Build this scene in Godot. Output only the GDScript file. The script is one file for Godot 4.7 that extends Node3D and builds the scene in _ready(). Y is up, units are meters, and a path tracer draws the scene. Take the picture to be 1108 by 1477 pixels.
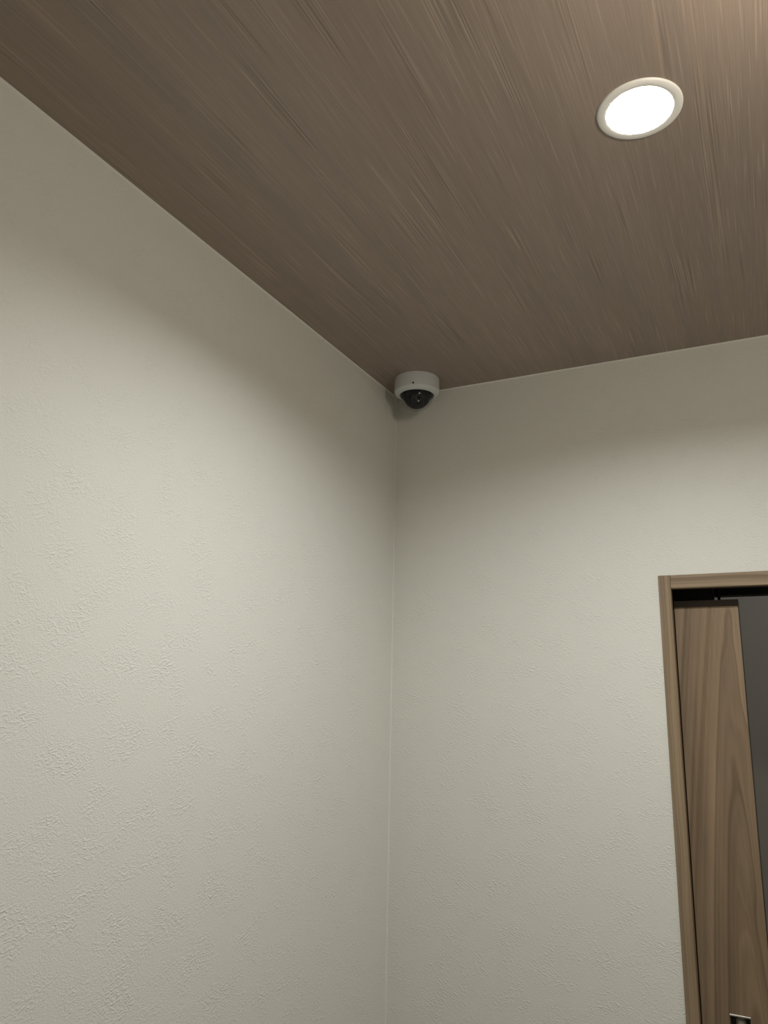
extends Node3D

# Room axes: left wall is the plane x = 0, back wall is the plane z = 0, floor y = 0, ceiling y = CEIL.
const CEIL := 2.5
const ROOM_X := 1.9
const ROOM_Z := 2.8
const LAMP := Vector3(0.717, CEIL, 0.766)
const HOLE := 0.0445

var used := {}
var wall_mat: StandardMaterial3D
var ceil_mat: StandardMaterial3D
var door_mat: StandardMaterial3D
var frame_mat: StandardMaterial3D

func _ready() -> void:
	make_camera()
	make_environment()
	make_materials()
	make_room()
	make_door()
	make_downlights()
	make_dome_camera()
	make_next_room()

# ---------------------------------------------------------------- camera and light
func make_camera() -> void:
	var cam := Camera3D.new()
	cam.name = "camera"
	cam.transform = Transform3D(Basis(Vector3(0.89507, 0.02044, -0.44546), Vector3(0.08652, 0.972, 0.21846), Vector3(0.43746, -0.23408, 0.86824)).orthonormalized(), Vector3(0.8119, 1.75, 1.6683))
	cam.fov = rad_to_deg(2.0 * atan(738.5 / 1109.0))
	cam.keep_aspect = Camera3D.KEEP_HEIGHT
	cam.near = 0.02
	cam.far = 30.0
	add_child(cam)
	cam.current = true

func make_environment() -> void:
	var env := Environment.new()
	env.background_mode = Environment.BG_COLOR
	env.background_color = Color(0.01, 0.01, 0.01)
	env.tonemap_mode = Environment.TONE_MAPPER_LINEAR
	env.tonemap_exposure = 1.0
	env.sdfgi_enabled = true
	env.ssao_enabled = true
	env.ssil_enabled = true
	var we := WorldEnvironment.new()
	we.name = "world_environment"
	we.environment = env
	add_child(we)

const LAMP_ENERGY := 1.0
const LAMP_COLOR := Color(0.99, 1.0, 0.985)
const SIDE_ENERGY := 0.145
const SIDE_COLOR := Color(1.0, 0.955, 0.88)
const GLOW := 3.0

# ---------------------------------------------------------------- naming
func numbered(called: String) -> String:
	var n: int = used.get(called, 0)
	used[called] = n + 1
	return called if n == 0 else "%s_%03d" % [called, n]

func thing(called: String, label: String, category: String, at := Vector3.ZERO, group := "") -> Node3D:
	var o := Node3D.new()
	o.name = numbered(called)
	add_child(o)
	o.position = at
	o.set_meta("label", label)
	o.set_meta("category", category)
	if group != "":
		o.set_meta("group", group)
	return o

func obj(called: String, st: SurfaceTool, mat: Material, parent: Node3D = self) -> MeshInstance3D:
	var o := MeshInstance3D.new()
	o.name = called
	o.mesh = st.commit()
	o.material_override = mat
	o.cast_shadow = GeometryInstance3D.SHADOW_CASTING_SETTING_ON
	parent.add_child(o, true)
	return o

func struct(called: String, st: SurfaceTool, mat: Material) -> MeshInstance3D:
	var o := obj(called, st, mat)
	o.set_meta("kind", "structure")
	return o

# ---------------------------------------------------------------- mesh helpers
func begin() -> SurfaceTool:
	var st := SurfaceTool.new()
	st.begin(Mesh.PRIMITIVE_TRIANGLES)
	return st

func uv_of(p: Vector3, n: Vector3) -> Vector2:
	var a := n.abs()
	if a.x >= a.y and a.x >= a.z:
		return Vector2(p.z, CEIL - p.y)
	if a.y >= a.z:
		return Vector2(p.x, p.z)
	return Vector2(p.x, CEIL - p.y)

func poly(st: SurfaceTool, pts: Array, out: Vector3) -> void:
	var a: Vector3 = pts[0]
	var n: Vector3 = (pts[1] - a).cross(pts[2] - a).normalized()
	var order := pts.duplicate()
	if n.dot(out) > 0.0:
		order.reverse()
	else:
		n = -n
	for k in range(1, order.size() - 1):
		for p in [order[0], order[k], order[k + 1]]:
			st.set_normal(n)
			st.set_uv(uv_of(p, n))
			st.add_vertex(p)

func box(st: SurfaceTool, lo: Vector3, hi: Vector3, b := 0.0) -> void:
	var c := (lo + hi) / 2.0
	var h := (hi - lo) / 2.0
	for ax in 3:
		var u := (ax + 1) % 3
		var v := (ax + 2) % 3
		for s in [-1.0, 1.0]:
			var pts := []
			for q in [[-1, -1], [1, -1], [1, 1], [-1, 1]]:
				var p := Vector3.ZERO
				p[ax] = s * h[ax]
				p[u] = q[0] * (h[u] - b)
				p[v] = q[1] * (h[v] - b)
				pts.append(c + p)
			var out := Vector3.ZERO
			out[ax] = s
			poly(st, pts, out)
	if b <= 0.0:
		return
	for ax in 3:
		var u := (ax + 1) % 3
		var v := (ax + 2) % 3
		for su in [-1.0, 1.0]:
			for sv in [-1.0, 1.0]:
				var pts := []
				for q in [[-1, 0], [1, 0], [1, 1], [-1, 1]]:
					var p := Vector3.ZERO
					p[ax] = q[0] * (h[ax] - b)
					p[u] = su * (h[u] - (b if q[1] == 1 else 0.0))
					p[v] = sv * (h[v] - (0.0 if q[1] == 1 else b))
					pts.append(c + p)
				var out := Vector3.ZERO
				out[u] = su
				out[v] = sv
				poly(st, pts, out)
	for sx in [-1.0, 1.0]:
		for sy in [-1.0, 1.0]:
			for sz in [-1.0, 1.0]:
				var s := Vector3(sx, sy, sz)
				var pts := []
				for ax in 3:
					var p := Vector3.ZERO
					for k in 3:
						p[k] = s[k] * (h[k] - (0.0 if k == ax else b))
					pts.append(c + p)
				poly(st, pts, s)

# profile rows [r, y]; side = +1 when the outside lies to the right of the profile's direction (r to the right, y up)
func lathe(st: SurfaceTool, rows: Array, segs := 64, side := 1.0, turn := Basis.IDENTITY, at := Vector3.ZERO, smooth := true) -> void:
	var nrm := []
	for k in rows.size() - 1:
		var d := Vector2(rows[k + 1][0] - rows[k][0], rows[k + 1][1] - rows[k][1])
		nrm.append((Vector2(d.y, -d.x) * side).normalized())
	for k in rows.size() - 1:
		var n0: Vector2 = nrm[k]
		var n1: Vector2 = nrm[k]
		if smooth:
			if k > 0 and nrm[k - 1].dot(nrm[k]) > 0.6:
				n0 = (nrm[k - 1] + nrm[k]).normalized()
			if k < nrm.size() - 1 and nrm[k + 1].dot(nrm[k]) > 0.6:
				n1 = (nrm[k + 1] + nrm[k]).normalized()
		for s in segs:
			var a0 := TAU * s / segs
			var a1 := TAU * (s + 1) / segs
			var corner := []
			for q in [[k, a0, n0], [k, a1, n0], [k + 1, a1, n1], [k + 1, a0, n1]]:
				var r: float = rows[q[0]][0]
				var p := Vector3(r * cos(q[1]), rows[q[0]][1], r * sin(q[1]))
				var n := Vector3(q[2].x * cos(q[1]), q[2].y, q[2].x * sin(q[1]))
				corner.append([turn * p + at, turn * n, Vector2(q[1] / TAU, float(q[0]) / rows.size())])
			for tri in [[0, 1, 2], [0, 2, 3]]:
				var a: Vector3 = corner[tri[0]][0]
				var b: Vector3 = corner[tri[1]][0]
				var c: Vector3 = corner[tri[2]][0]
				var g := (b - a).cross(c - a)
				if g.length() < 1e-12:
					continue
				var mean: Vector3 = corner[tri[0]][1] + corner[tri[1]][1] + corner[tri[2]][1]
				var order: Array = [tri[0], tri[2], tri[1]] if g.dot(mean) > 0.0 else tri
				for i in order:
					st.set_normal(corner[i][1])
					st.set_uv(corner[i][2])
					st.add_vertex(corner[i][0])

func arc(cr: float, cy: float, rx: float, ry: float, a0: float, a1: float, n: int) -> Array:
	var rows := []
	for k in n + 1:
		var a := lerpf(a0, a1, float(k) / n)
		rows.append([cr + rx * cos(a), cy + ry * sin(a)])
	return rows

# ---------------------------------------------------------------- materials
func plain(color: Color, rough := 0.6, spec := 0.5) -> StandardMaterial3D:
	var m := StandardMaterial3D.new()
	m.albedo_color = color
	m.roughness = rough
	m.metallic_specular = spec
	return m

func lin(r: float, g: float, b: float) -> Color:
	return Color(r, g, b).linear_to_srgb()

func noise(seed_at: int, freq := 1.0, octaves := 1) -> FastNoiseLite:
	var n := FastNoiseLite.new()
	n.seed = seed_at
	n.noise_type = FastNoiseLite.TYPE_SIMPLEX_SMOOTH
	n.frequency = freq
	n.fractal_type = FastNoiseLite.FRACTAL_FBM if octaves > 1 else FastNoiseLite.FRACTAL_NONE
	n.fractal_octaves = octaves
	return n

func byte(x: float) -> int:
	return clampi(int(round(x * 255.0)), 0, 255)

func wallpaper_relief(side: int, metres: float) -> ImageTexture:
	# vinyl wallpaper with a trowelled stipple: short level ripples that come and go in patches
	var a := noise(11)
	var b := noise(12)
	var patch := noise(13, 1.0, 2)
	var fine := noise(14)
	var data := PackedFloat32Array()
	data.resize(side * side)
	for j in side:
		var y := metres * j / side
		for i in side:
			var x := metres * i / side
			var p := clampf(0.42 + 0.75 * patch.get_noise_2d(x * 13.0, y * 15.0), 0.0, 1.0)
			var w := b.get_noise_2d(x * 75.0, y * 110.0)
			var r := a.get_noise_2d(x * 110.0 + w * 0.35, y * 330.0 + w * 0.8)
			var ripple := maxf(0.0, r + 0.05)
			data[j * side + i] = 0.3 + 0.5 * ripple * p + 0.10 * fine.get_noise_2d(x * 260.0, y * 560.0)
	return ImageTexture.create_from_image(Image.create_from_data(side, side, false, Image.FORMAT_RF, data.to_byte_array()))

func ceiling_wood(w: int, h: int, across: float, along: float) -> Array:
	# printed timber: fine straight grain that runs along z, gathered in bands
	var fine := noise(21)
	var fine2 := noise(22)
	var gather := noise(23)
	var band := noise(24, 1.0, 2)
	var broad := noise(25)
	var fleck := noise(26)
	var rgb := PackedByteArray()
	rgb.resize(w * h * 3)
	var hgt := PackedFloat32Array()
	hgt.resize(w * h)
	for j in h:
		var z := along * j / h
		for i in w:
			var x := across * i / w
			var f := fine.get_noise_2d(x * 400.0, z * 3.2)
			var f2 := fine2.get_noise_2d(x * 900.0, z * 9.0)
			var m := smoothstep(0.2, 0.65, gather.get_noise_2d(x * 24.0, z * 2.6))
			var bd := band.get_noise_2d(x * 45.0, z * 0.45)
			var br := broad.get_noise_2d(x * 9.0, z * 0.35)
			var fl := smoothstep(0.5, 0.8, fleck.get_noise_2d(x * 300.0, z * 6.0))
			var t := 1.0 + 0.032 * bd + 0.03 * br + f * (0.018 + 0.14 * m) + 0.04 * f2 + 0.09 * fl
			var k := (j * w + i) * 3
			var warm := 0.02 * bd
			rgb[k] = byte(0.80 * t)
			rgb[k + 1] = byte(0.80 * t * (1.0 - warm * 0.5))
			rgb[k + 2] = byte(0.80 * t * (1.0 - warm))
			hgt[j * w + i] = 0.5 + 0.35 * f * (0.15 + m) + 0.12 * f2
	return [ImageTexture.create_from_image(Image.create_from_data(w, h, false, Image.FORMAT_RGB8, rgb)), ImageTexture.create_from_image(Image.create_from_data(w, h, false, Image.FORMAT_RF, hgt.to_byte_array()))]

func door_wood(w: int, h: int, across: float, tall: float, cathedral: bool, sd: int) -> ImageTexture:
	# grain runs down the image; with `cathedral` nested pointed arches rise beside a straight flank
	var warp := noise(sd, 1.0, 2)
	var ring := noise(sd + 1)
	var pore := noise(sd + 2)
	var tone := noise(sd + 3, 1.0, 2)
	var rgb := PackedByteArray()
	rgb.resize(w * h * 3)
	for j in h:
		var y := tall * j / h
		for i in w:
			var x := across * i / w
			var wv := warp.get_noise_2d(x * 14.0, y * 3.5)
			var u := x - 0.098 + 0.010 * wv + 0.012 * sin(y * 3.1)
			var q: float
			if cathedral:
				q = -y * 5.2 + 0.6 * wv + (absf(u) * 62.0 if absf(u) > 0.012 else 62.0 * (0.006 + u * u / 0.024))
			else:
				q = x * 110.0 + 0.7 * wv
			var g := ring.get_noise_2d(q * 1.1, y * 0.35)
			var line := smoothstep(0.15, 0.75, absf(sin(q * 1.55 + g * 1.5)))
			var p := pore.get_noise_2d(x * 620.0, y * 9.0)
			var t := 0.90 + 0.10 * g + 0.10 * (line - 0.5) + 0.045 * p + 0.05 * tone.get_noise_2d(x * 22.0, y * 2.0)
			var k := (j * w + i) * 3
			rgb[k] = byte(0.86 * t)
			rgb[k + 1] = byte(0.86 * t * (0.985 + 0.02 * line))
			rgb[k + 2] = byte(0.86 * t * (0.97 + 0.035 * line))
	return ImageTexture.create_from_image(Image.create_from_data(w, h, false, Image.FORMAT_RGB8, rgb))

func make_materials() -> void:
	wall_mat = plain(lin(0.76, 0.753, 0.705), 0.85, 0.3)
	wall_mat.heightmap_enabled = true
	wall_mat.heightmap_texture = wallpaper_relief(2000, 1.5)
	wall_mat.heightmap_scale = 0.15
	wall_mat.uv1_scale = Vector3(1.0 / 1.5, 1.0 / 1.5, 1.0)

	var cw := ceiling_wood(1800, 480, 1.0, 1.4)
	ceil_mat = plain(lin(0.52, 0.415, 0.345), 0.42, 0.5)
	ceil_mat.albedo_texture = cw[0]
	ceil_mat.heightmap_enabled = true
	ceil_mat.heightmap_texture = cw[1]
	ceil_mat.heightmap_scale = 0.03
	ceil_mat.uv1_triplanar = true
	ceil_mat.uv1_world_triplanar = true
	ceil_mat.uv1_scale = Vector3(1.0, 1.0, 1.0 / 1.4)

	door_mat = plain(lin(0.405, 0.282, 0.180), 0.5, 0.4)
	door_mat.albedo_texture = door_wood(300, 1000, 0.16, 1.0, true, 31)
	door_mat.uv1_scale = Vector3(1.0 / 0.16, 1.0, 1.0)
	door_mat.uv1_offset = Vector3(-0.6325 / 0.16, -0.54, 0.0)
	frame_mat = plain(lin(0.44, 0.322, 0.208), 0.5, 0.4)
	frame_mat.albedo_texture = door_wood(200, 800, 0.06, 1.0, false, 41)
	frame_mat.uv1_scale = Vector3(1.0 / 0.06, 0.6, 1.0)
	frame_mat.uv1_offset = Vector3(0.3, 0.0, 0.0)

# ---------------------------------------------------------------- room
func make_room() -> void:
	var t := 0.13
	# ceiling with the round cut-out of the downlight
	var c := CSGCombiner3D.new()
	c.name = "ceiling"
	c.set_meta("kind", "structure")
	var slab := CSGBox3D.new()
	slab.size = Vector3(ROOM_X + 2.0 * t, 0.12, ROOM_Z + 2.0 * t)
	slab.position = Vector3(ROOM_X / 2.0, CEIL + 0.06, ROOM_Z / 2.0)
	slab.material = ceil_mat
	slab.name = "slab"
	c.add_child(slab)
	var cut := CSGCylinder3D.new()
	cut.name = "cut_out"
	cut.radius = 0.0475
	cut.height = 0.16
	cut.sides = 64
	cut.operation = CSGShape3D.OPERATION_SUBTRACTION
	cut.position = Vector3(LAMP.x, CEIL + 0.02, LAMP.z)
	cut.material = ceil_mat
	c.add_child(cut)
	add_child(c)

	var st := begin()
	box(st, Vector3(-t, 0, -t), Vector3(0, CEIL, ROOM_Z + t))
	struct("wall_left", st, wall_mat)
	st = begin()
	box(st, Vector3(0, 0, -0.034), Vector3(0.6125, CEIL, 0))
	box(st, Vector3(0, 0, -t), Vector3(0.6125, CEIL, -0.096))
	box(st, Vector3(0.6125, 2.0045, -t), Vector3(1.384, CEIL, 0))
	box(st, Vector3(1.384, 0, -t), Vector3(ROOM_X, CEIL, 0))
	struct("wall_back", st, wall_mat)
	st = begin()
	box(st, Vector3(ROOM_X, 0, -t), Vector3(ROOM_X + t, CEIL, ROOM_Z + t))
	struct("wall_right", st, wall_mat)
	st = begin()
	box(st, Vector3(0, 0, ROOM_Z), Vector3(ROOM_X, CEIL, ROOM_Z + t))
	struct("wall_front", st, wall_mat)
	st = begin()
	box(st, Vector3(-t, -0.1, -1.5), Vector3(ROOM_X + t, 0, ROOM_Z + t))
	struct("floor", st, plain(lin(0.42, 0.37, 0.31), 0.5))
	var bm := plain(lin(0.5, 0.38, 0.27), 0.5)
	st = begin()
	box(st, Vector3(0, 0, 0.009), Vector3(0.009, 0.06, ROOM_Z), 0.002)
	struct("baseboard_left", st, bm)
	st = begin()
	box(st, Vector3(0, 0, 0), Vector3(0.6115, 0.06, 0.009), 0.002)
	box(st, Vector3(1.385, 0, 0), Vector3(ROOM_X, 0.06, 0.009), 0.002)
	struct("baseboard_back", st, bm)
	# thin sealant beads where the wallpaper meets the ceiling and in the corner
	var seal := plain(lin(0.77, 0.76, 0.71), 0.6)
	var s := 0.0028
	st = begin()
	poly(st, [Vector3(0, CEIL - s, 0), Vector3(0, CEIL - s, ROOM_Z), Vector3(s, CEIL, ROOM_Z), Vector3(s, CEIL, 0)], Vector3(1, -1, 0))
	poly(st, [Vector3(0, CEIL - s, ROOM_Z), Vector3(s, CEIL, ROOM_Z), Vector3(0, CEIL, ROOM_Z)], Vector3(0, 0, 1))
	struct("trim_1", st, seal)
	st = begin()
	poly(st, [Vector3(0, CEIL - s, 0), Vector3(ROOM_X, CEIL - s, 0), Vector3(ROOM_X, CEIL, s), Vector3(0, CEIL, s)], Vector3(0, -1, 1))
	poly(st, [Vector3(ROOM_X, CEIL - s, 0), Vector3(ROOM_X, CEIL, s), Vector3(ROOM_X, CEIL, 0)], Vector3(1, 0, 0))
	struct("trim_2", st, seal)
	st = begin()
	s = 0.0022
	poly(st, [Vector3(0, 0.06, s), Vector3(s, 0.06, 0), Vector3(s, CEIL - 0.003, 0), Vector3(0, CEIL - 0.003, s)], Vector3(1, 0, 1))
	struct("trim_3", st, seal)

# ---------------------------------------------------------------- sliding door and its frame
func make_door() -> void:
	var top := 1.978
	var f := thing("trim_4", "light brown wood-grain frame of the sliding doorway in the back wall", "door frame")
	f.set_meta("kind", "structure")
	var st := begin()
	box(st, Vector3(0.6115, 0, -0.012), Vector3(0.6355, 2.006, 0.005), 0.0008)
	obj("jamb", st, frame_mat, f)
	st = begin()
	box(st, Vector3(1.361, 0, -t_wall - 0.004), Vector3(1.385, 2.006, 0.005), 0.0008)
	obj("jamb", st, frame_mat, f)
	st = begin()
	box(st, Vector3(0.6125, 0, -t_wall - 0.004), Vector3(0.6355, 2.006, -0.092), 0.0008)
	obj("jamb", st, frame_mat, f)
	var dark := plain(lin(0.020, 0.013, 0.008), 0.9, 0.1)
	st = begin()
	box(st, Vector3(0.6125, 0, -0.044), Vector3(0.6345, 1.978, -0.0122))  # dark filler painted in for the shade of the gap beside the jamb
	obj("gap_shade", st, dark, f)
	# head board: grain runs level, so its mesh is made upright and turned
	st = begin()
	box(st, Vector3(-0.0277 / 2.0, -0.3627, 0.006), Vector3(0.0277 / 2.0, 0.3627, 0.0225), 0.0008)
	var head := obj("head", st, frame_mat, f)
	head.position = Vector3(0.6355 + 0.3627, top + 0.0277 / 2.0, -0.018)
	head.rotation.z = PI / 2.0
	# roller channel, blackened and widened to stand in for the unlit soffit
	var black := plain(lin(0.012, 0.012, 0.013), 0.6, 0.2)
	st = begin()
	box(st, Vector3(0.6355, 1.979, -0.0385), Vector3(1.3610, 2.003, -0.0122), 0.0004)
	box(st, Vector3(0.6355, 1.9735, -0.134), Vector3(1.3610, 2.003, -0.098), 0.0004)
	box(st, Vector3(0.6355, 2.0005, -0.0985), Vector3(1.3610, 2.0035, -0.038), 0.0004)
	obj("track_soffit_shade", st, black, f)

	var d := thing("door_1", "brown wood-grain sliding door with a flush pull, mostly slid into the back wall", "door", Vector3(0.5, 0, -0.0645))
	d.set_meta("kind", "structure")
	st = begin()
	var hx0 := 0.683
	var hx1 := 0.717
	var hy := 1.1955
	var hb := 1.02
	# leaf in four pieces round the recess of the pull, one mesh
	var zf := -0.048
	var zb := -0.081
	var lx := 0.30
	var rx := 0.7555
	var ty := 1.9585
	var tl := 1.9450
	var leaf := [[lx, hx0, 0.012, tl], [hx1, rx, 0.012, tl], [hx0, hx1, hy, tl], [hx0, hx1, 0.012, hb]]
	for q in leaf:
		box(st, Vector3(q[0], q[2], zb), Vector3(q[1], q[3], zf))
	var panel := obj("panel", st, door_mat, d)
	panel.position = -d.position
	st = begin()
	box(st, Vector3(lx, tl, zb), Vector3(rx, ty, zf - 0.0004), 0.0004)  # dark strip across the top of the leaf
	var strip := obj("top_strip", st, plain(lin(0.055, 0.043, 0.034), 0.6, 0.3), d)
	strip.position = -d.position
	st = begin()
	box(st, Vector3(rx, 0.012, zb), Vector3(rx + 0.0012, ty, zf - 0.0005), 0.0003)
	var edge := obj("edge_strip", st, plain(lin(0.055, 0.042, 0.03), 0.6), d)
	edge.position = -d.position
	# flush pull: steel lip round a dark cup with a sloped back
	var pull := Node3D.new()
	pull.name = "flush_pull"
	pull.set_meta("label", "satin metal flush pull")
	d.add_child(pull, true)
	pull.position = -d.position
	var steel := plain(lin(0.55, 0.52, 0.48), 0.35)
	steel.metallic = 0.85
	st = begin()
	var lip := 0.0022
	box(st, Vector3(hx0 - 0.001, hy - lip, zf - 0.016), Vector3(hx1 + 0.001, hy + 0.001, zf + 0.0028), 0.0006)
	box(st, Vector3(hx0 - 0.001, hb - 0.001, zf - 0.016), Vector3(hx1 + 0.001, hb + lip, zf + 0.0028), 0.0006)
	obj("lip", st, steel, pull)
	st = begin()
	box(st, Vector3(hx0, hb, zf - 0.019), Vector3(hx1, hy, zf - 0.016))
	box(st, Vector3(hx0, hb + lip, zf - 0.016), Vector3(hx0 + 0.001, hy - lip, zf + 0.0003))
	box(st, Vector3(hx1 - 0.001, hb + lip, zf - 0.016), Vector3(hx1, hy - lip, zf + 0.0003))
	obj("cup", st, plain(lin(0.03, 0.024, 0.018), 0.5), pull)
	st = begin()
	box(st, Vector3(hx0 + 0.009, hb + 0.012, zf - 0.016), Vector3(hx1 - 0.008, hy - 0.0045, zf - 0.003), 0.0045)
	obj("latch", st, plain(lin(0.26, 0.235, 0.19), 0.5), pull)
	# roller carriage and its bolt in the gap above the leaf
	st = begin()
	box(st, Vector3(0.56, ty, -0.078), Vector3(0.7115, ty + 0.034, -0.055), 0.001)
	lathe(st, [[0.0, ty], [0.003, ty], [0.003, ty + 0.03], [0.0, ty + 0.03]], 20, 1.0, Basis.IDENTITY, Vector3(0.7208, 0, -0.066))
	var hanger := obj("hanger", st, black, d)
	hanger.position = -d.position

const t_wall := 0.13

# ---------------------------------------------------------------- lights
func downlight(at: Vector3, label: String, energy: float) -> void:
	var o := thing("downlight", label, "light", at, "")
	var white := plain(lin(0.88, 0.87, 0.84), 0.45)
	var st := begin()
	# flange with rounded edges
	lathe(st, [[0.0398, 0.0020], [0.0404, -0.0016], [0.0412, -0.0026], [0.0470, -0.0030], [0.0518, -0.0028], [0.0532, -0.0018], [0.0536, 0.0], [0.0470, 0.0]], 96, 1.0)
	obj("bezel", st, white, o)
	st = begin()
	lathe(st, [[0.0370, 0.019], [0.0383, 0.010], [0.0398, 0.0015], [0.0455, 0.001], [0.0455, 0.022], [0.0370, 0.022]], 96, 1.0)
	obj("reflector", st, white, o)
	var glow := plain(Color(1, 1, 1), 0.4)
	glow.emission_enabled = true
	glow.emission = LAMP_COLOR
	glow.emission_energy_multiplier = GLOW
	st = begin()
	lathe(st, [[0.0, 0.015], [0.02, 0.0153], [0.032, 0.0165], [0.0375, 0.018], [0.0375, 0.021], [0.0, 0.021]], 64, 1.0)
	obj("diffuser", st, glow, o)
	var l := AreaLight3D.new()
	l.name = "lamp"
	l.area_size = Vector2(0.05, 0.05)
	l.light_color = LAMP_COLOR
	l.light_energy = energy
	l.shadow_enabled = true
	l.area_range = 8.0
	l.position = Vector3(0, 0.0135, 0)
	l.rotation.x = -PI / 2.0
	o.add_child(l)

func make_downlights() -> void:
	downlight(LAMP, "round white recessed downlight glowing in the wood-grain ceiling", LAMP_ENERGY)
	added_globe(Vector3(1.0, CEIL, 1.08), 0.185, "unseen white globe light added right of the downlight to brighten walls and ceiling", SIDE_COLOR, SIDE_ENERGY, 2.0)  # added fill lamp beyond the right edge of the view

# globe lamp added out of view for fill light
func added_globe(at: Vector3, drop: float, label: String, color: Color, energy: float, glow_energy: float) -> void:
	var o := thing("added_globe", label, "light", at)
	var st := begin()
	lathe(st, [[0.0, 0.0], [0.046, 0.0], [0.048, -0.002], [0.048, -0.013], [0.046, -0.015], [0.0, -0.015]], 64, -1.0)
	obj("base", st, plain(lin(0.85, 0.85, 0.83), 0.5), o)
	st = begin()
	lathe(st, [[0.0, -0.0145], [0.006, -0.0145], [0.006, -drop + 0.05], [0.019, -drop + 0.049], [0.020, -drop + 0.046], [0.0, -drop + 0.046]], 24, -1.0)
	obj("stem", st, plain(lin(0.75, 0.75, 0.73), 0.4), o)
	var glow := plain(Color(1, 1, 1), 0.4)
	glow.emission_enabled = true
	glow.emission = color
	glow.emission_energy_multiplier = glow_energy
	st = begin()
	lathe(st, arc(0.0, -drop, 0.05, 0.05, PI / 2.0, -PI / 2.0, 28), 48, -1.0)
	obj("bulb", st, glow, o)
	var l := OmniLight3D.new()
	l.name = "lamp"
	l.light_color = color
	l.light_energy = energy
	l.light_size = 0.04
	l.omni_range = 8.0
	l.omni_attenuation = 2.0
	l.shadow_enabled = true
	l.position = Vector3(0, -drop, 0)
	o.add_child(l)

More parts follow.
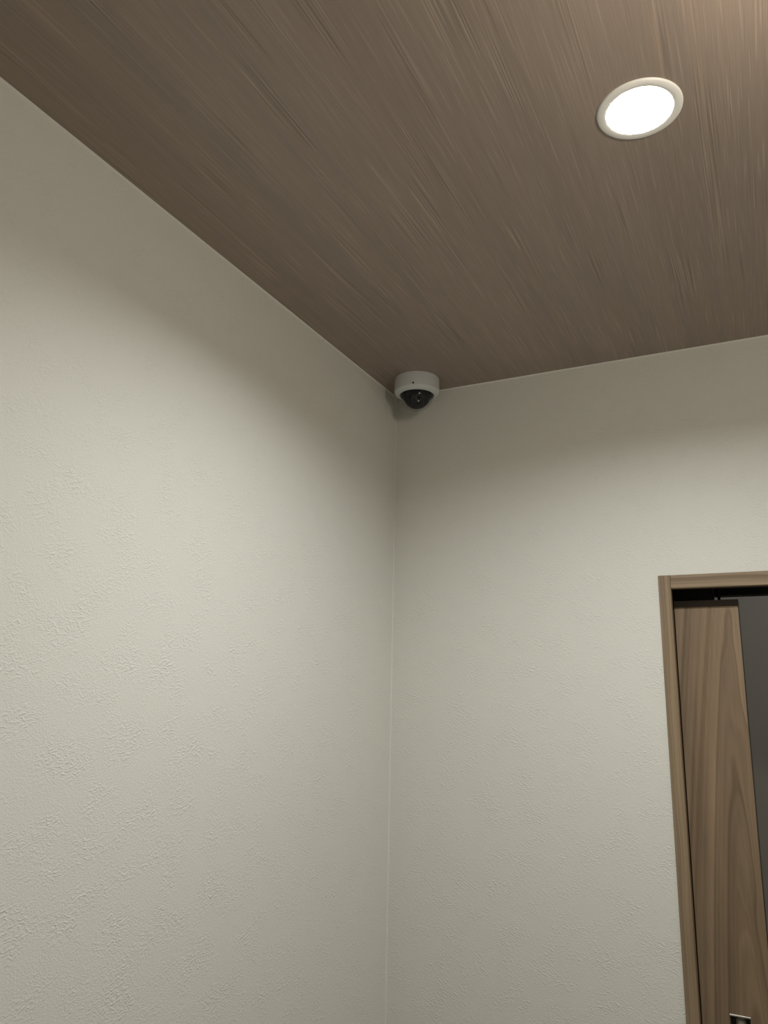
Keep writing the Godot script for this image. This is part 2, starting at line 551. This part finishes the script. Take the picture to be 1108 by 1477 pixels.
# ---------------------------------------------------------------- dome camera
func make_dome_camera() -> void:
	var o := thing("dome_camera", "white dome security camera with dark bubble on the ceiling in the corner", "camera", Vector3(0.095, CEIL, 0.0825))
	var white := plain(lin(0.68, 0.70, 0.71), 0.45)
	var st := begin()
	var rows := [[0.0, 0.0], [0.0536, 0.0], [0.0540, -0.0012], [0.0540, -0.0325]]
	rows.append_array(arc(0.0480, -0.0325, 0.0060, 0.0060, 0.0, -PI * 0.36, 8))
	rows.append_array([[0.0430, -0.0412], [0.0416, -0.0414], [0.0408, -0.0405], [0.0405, -0.030], [0.0, -0.030]])
	lathe(st, rows, 96, -1.0)
	obj("housing", st, white, o)
	# towards the viewer's side of the room
	var face := Vector3(0.55, 0.0, 0.82).normalized()
	var side := Vector3(face.z, 0, -face.x)
	# screw boss low on the drum
	var dirn := (face * cos(0.33) - side * sin(0.33)).normalized()
	var bas := Basis(dirn.cross(Vector3.UP).normalized(), dirn, Vector3.UP).orthonormalized()
	st = begin()
	lathe(st, [[0.0024, -0.004], [0.0024, 0.0008], [0.0031, 0.0011], [0.0041, 0.0008], [0.0048, -0.0006]], 28, -1.0, bas, dirn * 0.0540 + Vector3(0, -0.0300, 0))
	obj("screw_boss", st, white, o)
	st = begin()
	lathe(st, [[0.0, 0.0006], [0.0016, 0.0006], [0.0025, 0.0003], [0.0025, -0.003]], 24, -1.0, bas, dirn * 0.0540 + Vector3(0, -0.0300, 0))
	obj("screw_hole_shade", st, plain(lin(0.015, 0.015, 0.014), 0.4), o)  # dark plug standing in for the shade inside the screw hole
	# inner gimbal
	var dark := plain(lin(0.004, 0.005, 0.008), 0.4, 0.3)
	st = begin()
	var liner := [[0.0392, -0.0400], [0.0378, -0.0430], [0.0345, -0.0475]]
	liner.append_array(arc(0.0, -0.0405, 0.0330, 0.0330, -0.30, -PI / 2.0, 18))
	lathe(st, liner, 64, -1.0)
	var eye := obj("eyeball", st, dark, o)
	st = begin()
	var fb := Basis(side, (face * 0.86 + Vector3.DOWN * 0.5).normalized(), side.cross((face * 0.86 + Vector3.DOWN * 0.5).normalized())).orthonormalized()
	lathe(st, [[0.0, 0.0325], [0.0085, 0.0333], [0.0098, 0.0340], [0.0112, 0.0336], [0.0118, 0.029]], 40, -1.0, fb, Vector3(0, -0.0405, 0))
	obj("lens", st, plain(lin(0.002, 0.002, 0.003), 0.15, 0.6), eye)
	# two curved cheek bands beside the lens
	for s in [-1.0, 1.0]:
		st = begin()
		var prev := []
		for k in 15:
			var a := lerpf(0.05, PI / 2.0, k / 14.0)
			var ring := []
			for q in [[0.0322, -0.0008], [0.0337, -0.0006], [0.0337, 0.0006], [0.0322, 0.0008]]:
				var rr: float = sqrt(maxf(q[0] * q[0] - 0.0135 * 0.0135, 0.0))
				ring.append(face * rr * cos(a) + side * (s * 0.0135 + q[1]) + Vector3.DOWN * rr * sin(a) + Vector3(0, -0.0405, 0))
			if k > 0:
				for m in 4:
					var n := (m + 1) % 4
					var quad := [prev[m], prev[n], ring[n], ring[m]]
					var mid: Vector3 = (prev[0] + prev[1] + prev[2] + prev[3] + ring[0] + ring[1] + ring[2] + ring[3]) / 8.0
					poly(st, quad, (quad[0] + quad[1] + quad[2] + quad[3]) / 4.0 - mid)
			prev = ring
		obj("cheek", st, plain(lin(0.018, 0.022, 0.032), 0.4), eye)
	# smoked clear bubble
	var clear := StandardMaterial3D.new()
	clear.albedo_color = Color(0.30, 0.33, 0.36, 0.09)
	clear.transparency = BaseMaterial3D.TRANSPARENCY_ALPHA
	clear.roughness = 0.14
	clear.metallic_specular = 0.32
	st = begin()
	var dome := [[0.0402, -0.038], [0.0402, -0.0405]]
	dome.append_array(arc(0.0, -0.0412, 0.0400, 0.0378, 0.0, -PI / 2.0, 28))
	lathe(st, dome, 96, -1.0)
	obj("bubble", st, clear, o)

# ---------------------------------------------------------------- the dim room behind the doorway
func make_next_room() -> void:
	var m := plain(lin(0.62, 0.61, 0.58), 0.9, 0.2)
	var st := begin()
	box(st, Vector3(-0.13, 0, -1.5), Vector3(ROOM_X + 0.13, CEIL, -1.4))
	struct("wall_far", st, m)
	st = begin()
	box(st, Vector3(-0.13, 0, -1.4), Vector3(0.0, CEIL, -t_wall))
	struct("wall_far_left", st, m)
	st = begin()
	box(st, Vector3(ROOM_X, 0, -1.4), Vector3(ROOM_X + 0.13, CEIL, -t_wall))
	struct("wall_far_right", st, m)
	st = begin()
	box(st, Vector3(-0.13, CEIL, -1.5), Vector3(ROOM_X + 0.13, CEIL + 0.1, -t_wall))
	struct("ceiling_far", st, m)
	added_globe(Vector3(1.35, CEIL, -0.75), 0.12, "unseen globe light added to brighten the dim room behind the doorway", Color(1.0, 0.98, 0.95), 0.055, 0.5)  # added lamp, out of sight, that lifts the grey of this room
